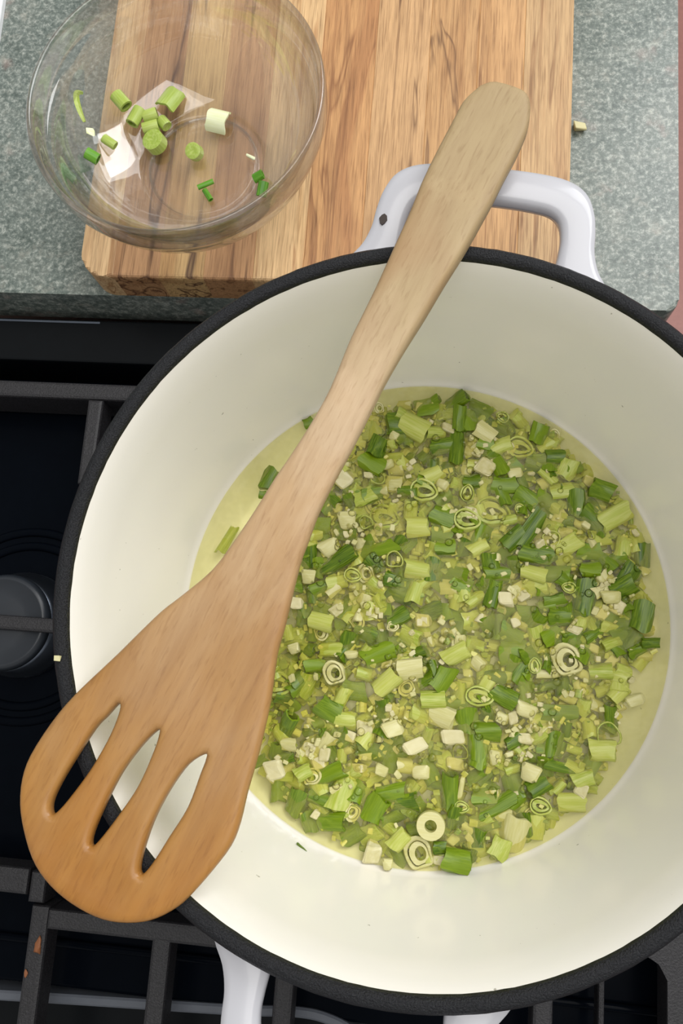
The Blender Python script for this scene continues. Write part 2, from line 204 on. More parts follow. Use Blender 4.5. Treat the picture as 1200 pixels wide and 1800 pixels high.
def mat_veg(name, a, b, pale, rough=0.28, stripe=11, along=0.10):
    """A cut vegetable: lengthwise fibres, and each piece its own shade between a and b."""
    k = Nodes(name)
    oi = k.n('ShaderNodeObjectInfo')
    gi = k.n('ShaderNodeNewGeometry')
    rnd = k.n('ShaderNodeMath', operation='ADD'); k.link(oi.outputs['Random'], rnd.inputs[0]); k.link(gi.outputs['Random Per Island'], rnd.inputs[1])
    fr = k.n('ShaderNodeMath', operation='FRACT'); k.link(rnd.outputs[0], fr.inputs[0])
    base = k.mix(fr.outputs[0], a, b)
    st = k.noise(k.coords((along, 1, 1)), stripe, 2, 0.5)
    c = k.mix(k.ramp(st, [(0.38, (0, 0, 0, 1)), (0.68, (0.55, 0.55, 0.55, 1))]), base, pale)
    m = k.set(c, rough, k.bump(st, 0.25, 0.0004))
    k.bsdf.inputs['Specular IOR Level'].default_value = 0.35
    return m

def mat_liquid():
    k = Nodes('scallion_oil')
    nt = k.nt
    v = k.coords()
    n = k.noise(v, 170, 3, 0.5, 0.6)
    nrm = k.bump(n, 0.5, 0.002)
    tr = k.n('ShaderNodeBsdfTransparent'); tr.inputs['Color'].default_value = (0.945, 0.925, 0.66, 1)
    gl = k.n('ShaderNodeBsdfGlossy'); gl.inputs['Roughness'].default_value = 0.08
    k.link(nrm, gl.inputs['Normal'])
    df = k.n('ShaderNodeBsdfDiffuse'); df.inputs['Color'].default_value = (0.57, 0.55, 0.17, 1)
    cloud = k.ramp(k.noise(v, 60, 3, 0.6), [(0.36, (0.05, 0.05, 0.05, 1)), (0.74, (0.28, 0.28, 0.28, 1))])
    m1 = k.n('ShaderNodeMixShader'); k.link(cloud, m1.inputs[0]); k.link(tr.outputs[0], m1.inputs[1]); k.link(df.outputs[0], m1.inputs[2])
    fr = k.n('ShaderNodeFresnel'); fr.inputs['IOR'].default_value = 1.42; k.link(nrm, fr.inputs['Normal'])
    m2 = k.n('ShaderNodeMixShader'); fm = k.n('ShaderNodeMath', operation='MULTIPLY'); fm.inputs[1].default_value = 0.35; k.link(fr.outputs[0], fm.inputs[0]); k.link(fm.outputs[0], m2.inputs[0]); k.link(m1.outputs[0], m2.inputs[1]); k.link(gl.outputs[0], m2.inputs[2])
    k.link(m2.outputs[0], k.out.inputs['Surface'])
    return k.m

def mat_bubble():
    k = Nodes('bubble_film')
    tr = k.n('ShaderNodeBsdfTransparent'); tr.inputs['Color'].default_value = (0.97, 0.97, 0.85, 1)
    gl = k.n('ShaderNodeBsdfGlossy'); gl.inputs['Roughness'].default_value = 0.05
    fr = k.n('ShaderNodeFresnel'); fr.inputs['IOR'].default_value = 1.35
    m2 = k.n('ShaderNodeMixShader'); k.link(fr.outputs[0], m2.inputs[0]); k.link(tr.outputs[0], m2.inputs[1]); k.link(gl.outputs[0], m2.inputs[2])
    k.link(m2.outputs[0], k.out.inputs['Surface'])
    return k.m

def mat_glass():
    k = Nodes('clear_glass')
    lw = k.n('ShaderNodeLayerWeight'); lw.inputs['Blend'].default_value = 0.5
    pw = k.n('ShaderNodeMath', operation='POWER'); pw.inputs[1].default_value = 2.3; k.link(lw.outputs['Facing'], pw.inputs[0])
    ma = k.n('ShaderNodeMath', operation='MULTIPLY_ADD'); ma.inputs[1].default_value = 0.9; ma.inputs[2].default_value = 0.08; k.link(pw.outputs[0], ma.inputs[0])
    tr = k.n('ShaderNodeBsdfTransparent'); tr.inputs['Color'].default_value = (0.975, 0.985, 0.982, 1)
    gl = k.n('ShaderNodeBsdfGlossy'); gl.inputs['Roughness'].default_value = 0.02
    m2 = k.n('ShaderNodeMixShader'); k.link(ma.outputs[0], m2.inputs[0]); k.link(tr.outputs[0], m2.inputs[1]); k.link(gl.outputs[0], m2.inputs[2])
    gg = k.n('ShaderNodeBsdfGlass'); gg.inputs['IOR'].default_value = 1.47; gg.inputs['Roughness'].default_value = 0.0
    m3 = k.n('ShaderNodeMixShader'); m3.inputs[0].default_value = 0.16; k.link(m2.outputs[0], m3.inputs[1]); k.link(gg.outputs[0], m3.inputs[2])
    k.link(m3.outputs[0], k.out.inputs['Surface'])
    return k.m

def mat_plain(name, col, rough=0.5, **kw):
    k = Nodes(name)
    n = k.noise(k.coords(), 120, 3, 0.6)
    c = k.mix(k.ramp(n, [(0.3, (0, 0, 0, 1)), (0.7, (1, 1, 1, 1))]), tuple(x * .92 for x in col[:3]) + (1,), tuple(min(1, x * 1.06) for x in col[:3]) + (1,))
    return k.set(c, rough, None, **kw)

M_STONE = mat_stone()
M_SPOON = mat_spoon()
M_INNER = mat_enamel('cream_enamel', (0.945, 0.913, 0.85, 1), True)
M_OUTER = mat_enamel('white_enamel', (0.50, 0.50, 0.53, 1))
M_RIM = mat_iron('black_rim_iron', (0.009, 0.0095, 0.0115), 0.42, 1500, 0.9)
M_RIM.node_tree.nodes['Principled BSDF'].inputs['Specular IOR Level'].default_value = 0.3
M_GRATE = mat_iron('grate_iron', (0.016, 0.015, 0.017), 0.5, 1200, 0.5)
M_COOK = mat_plain('black_cooktop_enamel', (0.002, 0.003, 0.005, 1), 0.16, Specular_IOR_Level=0.03)
M_TRIM = mat_plain('dark_trim_metal', (0.004, 0.005, 0.006, 1), 0.30, Specular_IOR_Level=0.14)
M_STRIP = mat_plain('grey_trim_metal', (0.10, 0.11, 0.13, 1), 0.35)
M_CAP = mat_plain('burner_cap_enamel', (0.018, 0.022, 0.028, 1), 0.36)
M_BURNER = mat_plain('burner_aluminium', (0.20, 0.23, 0.28, 1), 0.32, Metallic=1.0)
M_GLASS = mat_glass()
M_LIQ = mat_liquid()
M_BUB = mat_bubble()
M_DARK = mat_veg('dark_green_leaf', srgb(58, 88, 2), srgb(108, 134, 10), srgb(130, 152, 34))
M_LIGHT = mat_veg('pale_green_stalk', srgb(148, 164, 52), srgb(182, 188, 90), srgb(198, 200, 124))
M_WHITE = mat_veg('white_stalk', srgb(182, 178, 108), srgb(202, 197, 140), srgb(210, 206, 158))
M_GARLIC = mat_veg('garlic', srgb(186, 179, 124), srgb(208, 201, 156), srgb(216, 210, 174), 0.35, 3, 1.0)
M_MASH = mat_veg('softened_mix', srgb(96, 126, 16), srgb(216, 208, 124), srgb(178, 184, 78), 0.28, 900)
M_FRESH = mat_veg('fresh_scallion_green', srgb(140, 164, 56), srgb(168, 184, 88), srgb(186, 198, 118), 0.28, 900)
M_FRESHD = mat_veg('fresh_scallion_dark', srgb(62, 116, 20), srgb(92, 148, 36), srgb(120, 170, 60), 0.28, 900)
M_FRESHW = mat_veg('fresh_scallion_white', srgb(222, 228, 168), srgb(236, 238, 200), srgb(240, 242, 215), 0.28, 900)
M_FLOOR = mat_plain('brown_floor', srgb(170, 116, 106), 0.45)
M_PAPER = mat_plain('white_surface', (0.82, 0.84, 0.86, 1), 0.4)
M_CABINET = mat_plain('cabinet_paint', srgb(120, 112, 104), 0.5)
M_CHIP = mat_plain('chipped_iron', (0.03, 0.018, 0.012, 1), 0.6)

# ------------------------------------------------------------------ object helpers
def mesh_obj(name, bm, mat, parent=None, smooth=False, loc=None, rot=None):
    me = bpy.data.meshes.new(name)
    bmesh.ops.recalc_face_normals(bm, faces=bm.faces)
    bm.to_mesh(me); bm.free()
    if mat: me.materials.append(mat)
    if smooth:
        for p in me.polygons: p.use_smooth = True
    o = bpy.data.objects.new(name, me); COL.objects.link(o)
    if loc is not None: o.location = loc
    if rot is not None: o.rotation_euler = rot
    if parent is not None: o.parent = parent
    return o

def tag(o, label, category=None, group=None, kind=None):
    if label: o['label'] = label
    if category: o['category'] = category
    if group: o['group'] = group
    if kind: o['kind'] = kind
    return o

def thing(name, label, category, loc=(0, 0, 0), rot=(0, 0, 0), kind=None):
    o = bpy.data.objects.new(name, None); COL.objects.link(o)
    o.location = loc; o.rotation_euler = rot; o.empty_display_size = 0.02
    return tag(o, label, category, None, kind)

def box(bm, x0, x1, y0, y1, z0, z1, bev=0.0, seg=2):
    vs = [bm.verts.new((x, y, z)) for z in (z0, z1) for y in (y0, y1) for x in (x0, x1)]
    fs = [(0, 2, 3, 1), (4, 5, 7, 6), (0, 1, 5, 4), (2, 6, 7, 3), (0, 4, 6, 2), (1, 3, 7, 5)]
    faces = [bm.faces.new([vs[i] for i in f]) for f in fs]
    if bev:
        es = list({e for f in faces for e in f.edges})
        bmesh.ops.bevel(bm, geom=es, offset=bev, segments=seg, affect='EDGES', profile=0.5)
    return bm

def prism(bm, pts, z0, z1, bev=0.0, seg=2, top_only=False):
    lo = [bm.verts.new((x, y, z0)) for x, y in pts]
    hi = [bm.verts.new((x, y, z1)) for x, y in pts]
    n = len(pts)
    bm.faces.new(lo[::-1]); top = bm.faces.new(hi)
    for i in range(n):
        bm.faces.new((lo[i], lo[(i + 1) % n], hi[(i + 1) % n], hi[i]))
    if bev:
        bmesh.ops.bevel(bm, geom=list(top.edges), offset=bev, segments=seg, affect='EDGES', profile=0.5)
    return bm

def lathe(bm, profile, seg=96, closed=False, center=(0, 0)):
    rings = []
    for r, z in profile:
        if r < 1e-6:
            rings.append([bm.verts.new((center[0], center[1], z))])
        else:
            rings.append([bm.verts.new((center[0] + r * math.cos(2 * math.pi * i / seg), center[1] + r * math.sin(2 * math.pi * i / seg), z)) for i in range(seg)])
    pairs = list(zip(rings, rings[1:]))
    if closed: pairs.append((rings[-1], rings[0]))
    for a, b in pairs:
        for i in range(seg):
            j = (i + 1) % seg
            if len(a) == 1 and len(b) == 1: continue
            if len(a) == 1: bm.faces.new((a[0], b[j], b[i]))
            elif len(b) == 1: bm.faces.new((a[i], a[j], b[0]))
            else: bm.faces.new((a[i], a[j], b[j], b[i]))
    return bm

def resample(pts, n_per, closed=True):
    """Catmull-Rom through the points."""
    P = [Vector(p) for p in pts]; N = len(P); out = []
    for i in range(N if closed else N - 1):
        p0, p1, p2, p3 = (P[(i - 1) % N], P[i], P[(i + 1) % N], P[(i + 2) % N])
        if not closed:
            p0 = P[max(i - 1, 0)]; p3 = P[min(i + 2, N - 1)]
        for k in range(n_per):
            t = k / n_per
            out.append(0.5 * ((2 * p1) + (p2 - p0) * t + (2 * p0 - 5 * p1 + 4 * p2 - p3) * t * t + (3 * p1 - p0 - 3 * p2 + p3) * t ** 3))
    if not closed: out.append(P[-1])
    return out

# ------------------------------------------------------------------ the setting
bm = bmesh.new(); box(bm, -2.5, 3.0, -2.5, 2.5, -0.95, -0.92)
tag(mesh_obj('floor', bm, M_FLOOR), 'brown floor seen past the right end of the countertop', 'floor', kind='structure')

CNT_Y = 0.159; CNT_X = 0.1185
def rounded_rect(x0, x1, y0, y1, r, n=8):
    pts = []
    for cx, cy, a0 in ((x1 - r, y1 - r, 0), (x0 + r, y1 - r, 90), (x0 + r, y0 + r, 180), (x1 - r, y0 + r, 270)):
        for i in range(n + 1):
            a = math.radians(a0 + 90 * i / n)
            pts.append((cx + r * math.cos(a), cy + r * math.sin(a)))
    return pts
bm = bmesh.new(); prism(bm, rounded_rect(-1.2, CNT_X, CNT_Y, 0.85, 0.006), -0.03, 0.0, 0.0025, 3)
tag(mesh_obj('stone_countertop', bm, M_STONE), 'grey-green speckled stone countertop beneath the cutting board', 'countertop', kind='structure')
cab = thing('base_cabinet', 'painted base cabinet that carries the stone countertop behind the cooktop', 'cabinet', (-0.55, 0.52, -0.92), kind='structure')
bm = bmesh.new(); box(bm, -0.62, 0.645, -0.325, 0.325, 0.0, 0.8895, 0.003)
mesh_obj('body', bm, M_CABINET, cab)

# ------------------------------------------------------------------ the gas range
rng = thing('gas_range', 'black gas cooktop with raised back trim beneath the white pot', 'stove', (0, -0.15, -0.92))
def rp(name, bm, mat, smooth=False, parent=None):
    o = mesh_obj(name, bm, mat, parent or rng, smooth)
    if parent is None:
        o.location = (0, 0.15, 0.92)
    return o
bm = bmesh.new(); box(bm, -0.36, 0.40, -0.40, 0.150, -0.915, COOK_Z - 0.012, 0.003); rp('oven_body', bm, M_TRIM)
bm = bmesh.new(); box(bm, -0.355, 0.395, -0.196, 0.126, COOK_Z - 0.012, COOK_Z, 0.002); rp('cooktop_pan', bm, M_COOK)
bm = bmesh.new(); prism(bm, [(-0.355, 0.1285), (0.395, 0.1285), (0.395, 0.1535), (-0.355, 0.1535)], COOK_Z - 0.012, -0.020, 0.0012, 2); rp('back_trim', bm, M_TRIM)
for xa, xb in ((-0.355, -0.1870), (0.1180, 0.395)):  # bright metal slivers stand in for the glint along the back trim's bevel
    bm = bmesh.new(); box(bm, xa, xb, 0.1512, 0.1524, -0.0202, -0.0195, 0.0002, 1); rp('trim_highlight', bm, M_BURNER)
path = resample([Vector(p) for p in ((-0.35, -0.2105), (-0.18, -0.2010), (-0.083, -0.1960), (-0.052, -0.1935), (-0.036, -0.1945), (-0.022, -0.1995), (-0.012, -0.2085), (-0.006, -0.2220), (-0.004, -0.2600), (-0.004, -0.395))], 6, False)
bm = bmesh.new(); rows = []
for i, p in enumerate(path):
    d = (path[min(i + 1, len(path) - 1)] - path[max(i - 1, 0)]).normalized(); nn = Vector((-d.y, d.x))
    rows.append([bm.verts.new((p.x + nn.x * s, p.y + nn.y * s, COOK_Z + h)) for s, h in ((-0.0024, -0.0125), (-0.0024, 0.0012), (-0.0014, 0.0020), (0.0014, 0.0020), (0.0024, 0.0012), (0.0024, -0.0125))])
for r0, r1 in zip(rows, rows[1:]):
    for i in range(6): bm.faces.new((r0[i], r0[(i + 1) % 6], r1[(i + 1) % 6], r1[i]))
bm.faces.new(rows[0]); bm.faces.new(rows[-1][::-1])
rp('front_trim', bm, M_STRIP)
bm = bmesh.new(); box(bm, -0.355, 0.395, -0.1765, -0.1725, COOK_Z, COOK_Z + 0.004, 0.0018); rp('pan_ridge', bm, M_COOK, True)
for cx, cy in ((-0.217, -0.0165),):
    for R in (0.052, 0.044):
        bm = bmesh.new(); lathe(bm, [(R + 0.0025 * math.cos(t * math.pi / 4), COOK_Z + 0.0018 * math.sin(t * math.pi / 4)) for t in range(8)], 64, True, (cx, cy))
        rp('burner_well_ring', bm, M_COOK, True)

def burner(cx, cy, R, label):
    t = thing('burner', label, 'burner', (cx, cy, COOK_Z))
    bm = bmesh.new(); lathe(bm, [(0, 0.0), (R * 1.12, 0.0), (R * 1.12, 0.006), (R * 1.02, 0.009), (R * 1.0, 0.020), (R * 0.9, 0.022), (0, 0.022)], 64)
    mesh_obj('burner_head', bm, M_BURNER, t, True)
    bm = bmesh.new(); lathe(bm, [(0, 0.022), (R * 0.96, 0.022), (R * 0.99, 0.0235), (R * 0.97, 0.0265), (R * 0.90, 0.0285), (R * 0.86, 0.0285), (R * 0.84, 0.028), (R * 0.5, 0.0283), (0, 0.0285)], 64)
    mesh_obj('burner_cap', bm, M_CAP, t, True)
burner(-0.217, -0.0165, 0.0255, 'small round black burner cap left of the pot')
# cast iron grate: one thing that lifts off, each bar a part
grate = thing('stove_grate', 'black cast-iron grate carrying the white pot', 'grate', (0, 0, COOK_Z))
def gbar(name, pts, zlo, zhi, bev=0.0016):
    bm = bmesh.new(); prism(bm, pts, zlo, zhi, bev, 2)
    o = mesh_obj(name, bm, M_GRATE, grate); o.location = (0, 0, -COOK_Z); return o
def rect(x0, x1, y0, y1): return [(x0, y0), (x1, y0), (x1, y1), (x0, y1)]
gz = GRATE_Z
gbar('grate_rail', rect(-0.30, 0.30, 0.1045, 0.1137), COOK_Z + 0.004, gz)
gbar('grate_rail', rect(-0.30, 0.30, -0.0205, -0.0130), gz - 0.012, gz)
gbar('grate_rail', rect(-0.169, 0.0674, -0.1590, -0.1500), gz - 0.016, gz)
gbar('grate_rail', rect(-0.30, -0.181, -0.1450, -0.1330), gz - 0.016, gz)
for x0 in (-0.1803, -0.05, 0.06):
    gbar('grate_finger', [(x0 - 0.0040, 0.058), (x0 + 0.0040, 0.058), (x0 + 0.0042, 0.1045), (x0 - 0.0042, 0.1045)], gz - 0.014, gz)
for x0, ya in ((-0.1730, -0.1490), (-0.1125, -0.1530), (-0.0530, -0.1530), (0.0630, -0.1530)):
    gbar('grate_finger', [(x0 - 0.0046, -0.36), (x0 + 0.0044, -0.36), (x0 + 0.0044, ya), (x0 - 0.0046, ya)], gz - 0.014, gz - 0.0002)
gbar('grate_finger', [(-0.1800, -0.1480), (-0.1722, -0.1480), (-0.1722, -0.1340), (-0.1800, -0.1340)], gz - 0.014, gz)
gbar('grate_corner', [(0.1161, -0.36), (0.140, -0.36), (0.140, -0.10), (0.085, -0.10), (0.085, -0.1385), (0.1030, -0.1400), (0.1095, -0.1413), (0.1135, -0.1435), (0.1154, -0.1465), (0.1161, -0.1510)], gz - 0.016, gz)
gbar('grate_finger', rect(0.0885, 0.0915, -0.36, -0.139), gz - 0.018, gz - 0.009)
for i, (x, y, s) in enumerate(((-0.1712, -0.1665, 0.0017), (-0.1755, -0.1790, 0.0010))):
    bm = bmesh.new(); bmesh.ops.create_icosphere(bm, subdivisions=2, radius=s)
    for v in bm.verts: v.co *= 1 + 0.9 * noise.noise(v.co * 900 + Vector((i, 0, 0))); v.co.z *= 0.35; v.co.y *= 1.9
    tag(mesh_obj('food_crumb', bm, mat_plain('burnt_crumb', srgb(140, 86, 50), 0.6), None, True, (x, y, gz + s * 0.25)),
        ('larger' if i == 0 else 'smaller') + ' brown crumb stuck on the grate bar at lower left', 'crumb')

# ------------------------------------------------------------------ the pot
POT_Z0 = GRATE_Z + 0.0005
pot = thing('dutch_oven', 'round white enamelled pot with black rim, cream inside', 'pot', (0, 0, POT_Z0))
def pp(name, bm, mat, smooth=True):
    o = mesh_obj(name, bm, mat, pot, smooth); o.location = (0, 0, -POT_Z0); return o
FLOOR_Z = -0.003
def inner_profile():
    pts = [(0.0, FLOOR_Z), (0.05, FLOOR_Z), (0.0955, FLOOR_Z)]
    for i in range(1, 10):
        a = math.radians(-90 + 82 * i / 9)
        pts.append((0.0955 + 0.0185 * math.cos(a), FLOOR_Z + 0.0185 + 0.0185 * math.sin(a)))
    pts += [(0.1168, 0.030), (0.1213, 0.055), (0.1245, 0.080), (0.1266, 0.095), (0.1283, 0.1005), (0.1290, 0.1025)]
    return pts
def wall_r(z):
    P = inner_profile()[2:]
    for (r0, z0), (r1, z1) in zip(P, P[1:]):
        if z0 <= z <= z1: return r0 + (r1 - r0) * (z - z0) / max(1e-9, z1 - z0)
    return 0.128
bm = bmesh.new(); lathe(bm, inner_profile(), 160); pp('interior', bm, M_INNER)
bm = bmesh.new()
lathe(bm, [(0.1346, 0.1005), (0.1345, 0.096), (0.1335, 0.085), (0.1300, 0.05), (0.1262, 0.015), (0.122, 0.002), (0.112, -0.006), (0.098, POT_Z0), (0.0, POT_Z0)], 160)
pp('exterior', bm, M_OUTER)
bm = bmesh.new()
prof = [(0.1287, 0.1018), (0.1291, 0.1035), (0.1302, 0.1046), (0.1318, 0.1050), (0.1333, 0.1046), (0.1344, 0.1035), (0.1348, 0.1018), (0.1344, 0.1002), (0.1300, 0.0995)]
lathe(bm, prof, 240, True)
for v in bm.verts:
    d = noise.noise(v.co * 420) * 0.00008 + noise.noise(v.co * 1100) * 0.00010
    v.co += Vector((v.co.x, v.co.y, 0)).normalized() * d + Vector((0, 0, d))
pp('rim', bm, M_RIM)

# loop handles: outline in a frame whose +y points outwards
H_ANG = -math.radians(6.2)
def handle_mesh():
    outer = [(-0.0545, 0.1190), (-0.0510, 0.1285), (-0.0465, 0.1355), (-0.0440, 0.1430), (-0.0432, 0.1510), (-0.0415, 0.1590), (-0.0375, 0.1665), (-0.0300, 0.1710), (-0.0180, 0.1728), (0, 0.1732)]
    inner = [(-0.0300, 0.1270), (-0.0302, 0.1305), (-0.0298, 0.1350), (-0.0302, 0.1410), (-0.0302, 0.1470), (-0.0285, 0.1535), (-0.0240, 0.1572), (-0.0160, 0.1584), (-0.0080, 0.1588), (0, 0.1589)]
    def full(h): return resample([Vector((x, y)) for x, y in h] + [Vector((-x, y)) for x, y in h[-2::-1]], 4, False)
    A, B = full(outer), full(inner)
    bm = bmesh.new(); n = len(A); rings = []
    for a, b in zip(A, B):
        mid_y = 0.5 * (a.y + b.y)
        z = 0.0915 + 0.003 * min(1, max(0, (mid_y - 0.13) / 0.03))
        d = (a - b); half = d.length / 2; m = (a + b) / 2; u = d.normalized()
        ring = []
        for s, h in ((1, 0.0), (0.985, 0.0014), (0.93, 0.0024), (0.6, 0.0030), (-0.55, 0.0029), (-0.86, 0.0021), (-0.97, 0.0008), (-1, -0.0010), (-0.92, -0.004), (-0.5, -0.0065), (0.5, -0.0065), (0.92, -0.004)):
            q = m + u * half * s
            ring.append(bm.verts.new((q.x, q.y, z + h)))
        rings.append(ring)
    k = len(rings[0])
    for r0, r1 in zip(rings, rings[1:]):
        for i in range(k): bm.faces.new((r0[i], r0[(i + 1) % k], r1[(i + 1) % k], r1[i]))
    bm.faces.new(rings[0]); bm.faces.new(rings[-1][::-1])
    return bm
h1 = pp('handle', handle_mesh(), M_OUTER); h1.rotation_euler.z = H_ANG
h1['label'] = 'white loop handle lying over the cutting board'
h2 = h1.copy(); COL.objects.link(h2); h2.parent = pot; h2.rotation_euler.z = H_ANG + math.pi
h2['label'] = 'white loop handle at the front of the pot'
cx, cy = -0.0235, 0.1490
c_, s_ = math.cos(-H_ANG), math.sin(-H_ANG)
lx, ly = cx * c_ - cy * s_, cx * s_ + cy * c_
bm = bmesh.new()
prism(bm, [(lx + px * 0.0021 * 0.8, ly + py * 0.0026 * 0.85) for px, py in ((0.1, 1.1), (0.75, 0.7), (1.0, -0.1), (0.55, -0.75), (0.0, -1.15), (-0.6, -0.8), (-1.0, 0.1), (-0.5, 0.8))], 0.0930, 0.09640)
chip = mesh_obj('chip', bm, M_CHIP, h1); chip['label'] = 'dark chip in the enamel'

# ------------------------------------------------------------------ oil and what cooks in it
LIQ_Z = 0.0075
bm = bmesh.new()
rings = 46; seg = 128; prev = None
R_L = wall_r(LIQ_Z) - 0.0004
cen = bm.verts.new((0, 0, LIQ_Z))
for i in range(1, rings + 1):
    r = R_L * i / rings
    ring = []
    for j in range(seg):
        a = 2 * math.pi * j / seg
        x, y = r * math.cos(a), r * math.sin(a)
        f = min(1, (R_L - r) / 0.01)
        ring.append(bm.verts.new((x, y, LIQ_Z + f * (0.0009 * noise.noise(Vector((x * 70, y * 70, 0))) + 0.0005 * noise.noise(Vector((x * 190, y * 190, 3)))) + (0.0006 if i == rings else 0))))
    if prev is None:
        for j in range(seg): bm.faces.new((cen, ring[j], ring[(j + 1) % seg]))
    else:
        for j in range(seg): bm.faces.new((prev[j], ring[j], ring[(j + 1) % seg], prev[(j + 1) % seg]))
    prev = ring
tag(mesh_obj('cooking_oil', bm, M_LIQ, None, True), 'shallow pool of yellow-green simmering oil in the pot', 'oil', kind='stuff')

def m_tube(L, R, wall, flat, ridges=0, bend=0.0, seg=14, cut=0.0):
    """Short hollow tube lying along x; ends cut a little askew."""
    bm = bmesh.new(); rows = []
    for ri, (xx, rr) in enumerate(((-0.5, R), (-0.17, R), (0.17, R), (0.5, R), (0.5, R - wall), (-0.5, R - wall))):
        row = []
        for i in range(seg):
            a = 2 * math.pi * i / seg
            r_ = rr * (1 + 0.05 * ridges * (i % 2))
            y = r_ * math.cos(a); z = r_ * math.sin(a) * flat
            if rr < R: z *= 0.8
            row.append(bm.verts.new((xx * L + cut * y * (1 if xx > 0 else -0.5), y + bend * (xx * 2) ** 2 * R, z)))
        rows.append(row)
    for a, b in zip(rows, rows[1:] + rows[:1]):
        for i in range(seg): bm.faces.new((a[i], a[(i + 1) % seg], b[(i + 1) % seg], b[i]))
    return bm
def m_solid(L, R, flat, seg=14, layers=2):
    """Solid stalk slice lying along x, its ends stepped like onion layers."""
    bm = bmesh.new()
    prof = [(-L / 2 + 0.0004, 0.0)]
    for k in range(layers):
        f = (k + 1) / layers
        prof += [(-L / 2 + (0.0003 if k % 2 == 0 else 0.0), R * f * 0.92)]
    prof += [(-L / 2 + 0.0004, R), (L / 2 - 0.0004, R)]
    for k in reversed(range(layers)):
        f = (k + 1) / layers
        prof += [(L / 2 - (0.0003 if k % 2 == 0 else 0.0), R * f * 0.92)]
    prof += [(L / 2 - 0.0004, 0.0)]
    rings = []
    for x, r in prof:
        if r == 0: rings.append([bm.verts.new((x, 0, 0))])
        else: rings.append([bm.verts.new((x, r * math.cos(2 * math.pi * i / seg), r * flat * math.sin(2 * math.pi * i / seg))) for i in range(seg)])
    for a, b in zip(rings, rings[1:]):
        for i in range(seg):
            j = (i + 1) % seg
            if len(a) == 1: bm.faces.new((a[0], b[i], b[j]))
            elif len(b) == 1: bm.faces.new((a[i], b[0], a[j]))
            else: bm.faces.new((a[i], b[i], b[j], a[j]))
    return bm
def m_ring(R, r_in, h, seg=22, inner=True):
    """Flat onion ring with its axis up; a second layer inside it."""
    bm = bmesh.new()
    lathe(bm, [(r_in, -h / 2), (R * 0.97, -h / 2), (R, -h * 0.2), (R, h * 0.3), (R * 0.96, h / 2), (r_in * 1.05, h / 2), (r_in, h * 0.3)], seg, True)
    if inner:
        lathe(bm, [(r_in * 0.55, -h / 2), (r_in * 0.9, -h / 2), (r_in * 0.9, h * 0.30), (r_in * 0.55, h * 0.30)], seg, True)
    return bm
def m_chunk(sx, sy, sz, sd):
    bm = bmesh.new(); rnd = random.Random(sd)
    pts = [Vector((rnd.uniform(-1, 1) * sx, rnd.uniform(-1, 1) * sy, rnd.uniform(-1, 1) * sz)) for _ in range(8)]
    pts += [Vector((sx * a * rnd.uniform(.45, 1), sy * b * rnd.uniform(.45, 1), sz * c * rnd.uniform(.5, 1))) for a in (-1, 1) for b in (-1, 1) for c in (-1, 1)]
    for p in pts: bm.verts.new(p / 2)
    r = bmesh.ops.convex_hull(bm, input=bm.verts)
    bmesh.ops.delete(bm, geom=[g for g in r['geom_interior'] if isinstance(g, bmesh.types.BMVert)], context='VERTS')
    bmesh.ops.dissolve_limit(bm, angle_limit=0.35, verts=bm.verts, edges=bm.edges)
    bmesh.ops.bevel(bm, geom=list(bm.edges), offset=min(sx, sy, sz) * 0.09, segments=1, affect='EDGES', clamp_overlap=True)
    return bm
def m_curl(L, R, arc, wall, seg=12):
    """Piece of a split tube: a curved strip, axis along x."""
    bm = bmesh.new(); rows = []
    for x in (-L / 2, L / 2):
        for r in (R, R - wall):
            rows.append([bm.verts.new((x * (1 + 0.06 * math.sin(i)), r * math.sin(arc * (i / seg - .5)), r * math.cos(arc * (i / seg - .5)) - R * 0.6)) for i in range(seg + 1)])
    a, b, c, d = rows
    for i in range(seg):
        bm.faces.new((a[i], a[i + 1], c[i + 1], c[i])); bm.faces.new((b[i], d[i], d[i + 1], b[i + 1]))
        bm.faces.new((a[i], b[i], b[i + 1], a[i + 1])); bm.faces.new((c[i], c[i + 1], d[i + 1], d[i]))
    bm.faces.new((a[0], c[0], d[0], b[0])); bm.faces.new((a[-1], b[-1], d[-1], c[-1]))
    return bm

def proto_mesh(name, bm, mat, smooth=True, jit=None):
    if jit is not None:
        for v in bm.verts:
            v.co += Vector((noise.noise(v.co * 1.9 + Vector((jit * 7.3, 0, 0))), noise.noise(v.co * 1.9 + Vector((0, jit * 5.1, 9))), noise.noise(v.co * 1.9 + Vector((4, 0, jit * 3.7))))) * 0.16
    me = bpy.data.meshes.new(name)
    bmesh.ops.recalc_face_normals(bm, faces=bm.faces)
    bm.to_mesh(me); bm.free(); me.materials.append(mat)
    if smooth:
        for p in me.polygons: p.use_smooth = True
        me.set_sharp_from_angle(angle=math.radians(38))
    return me

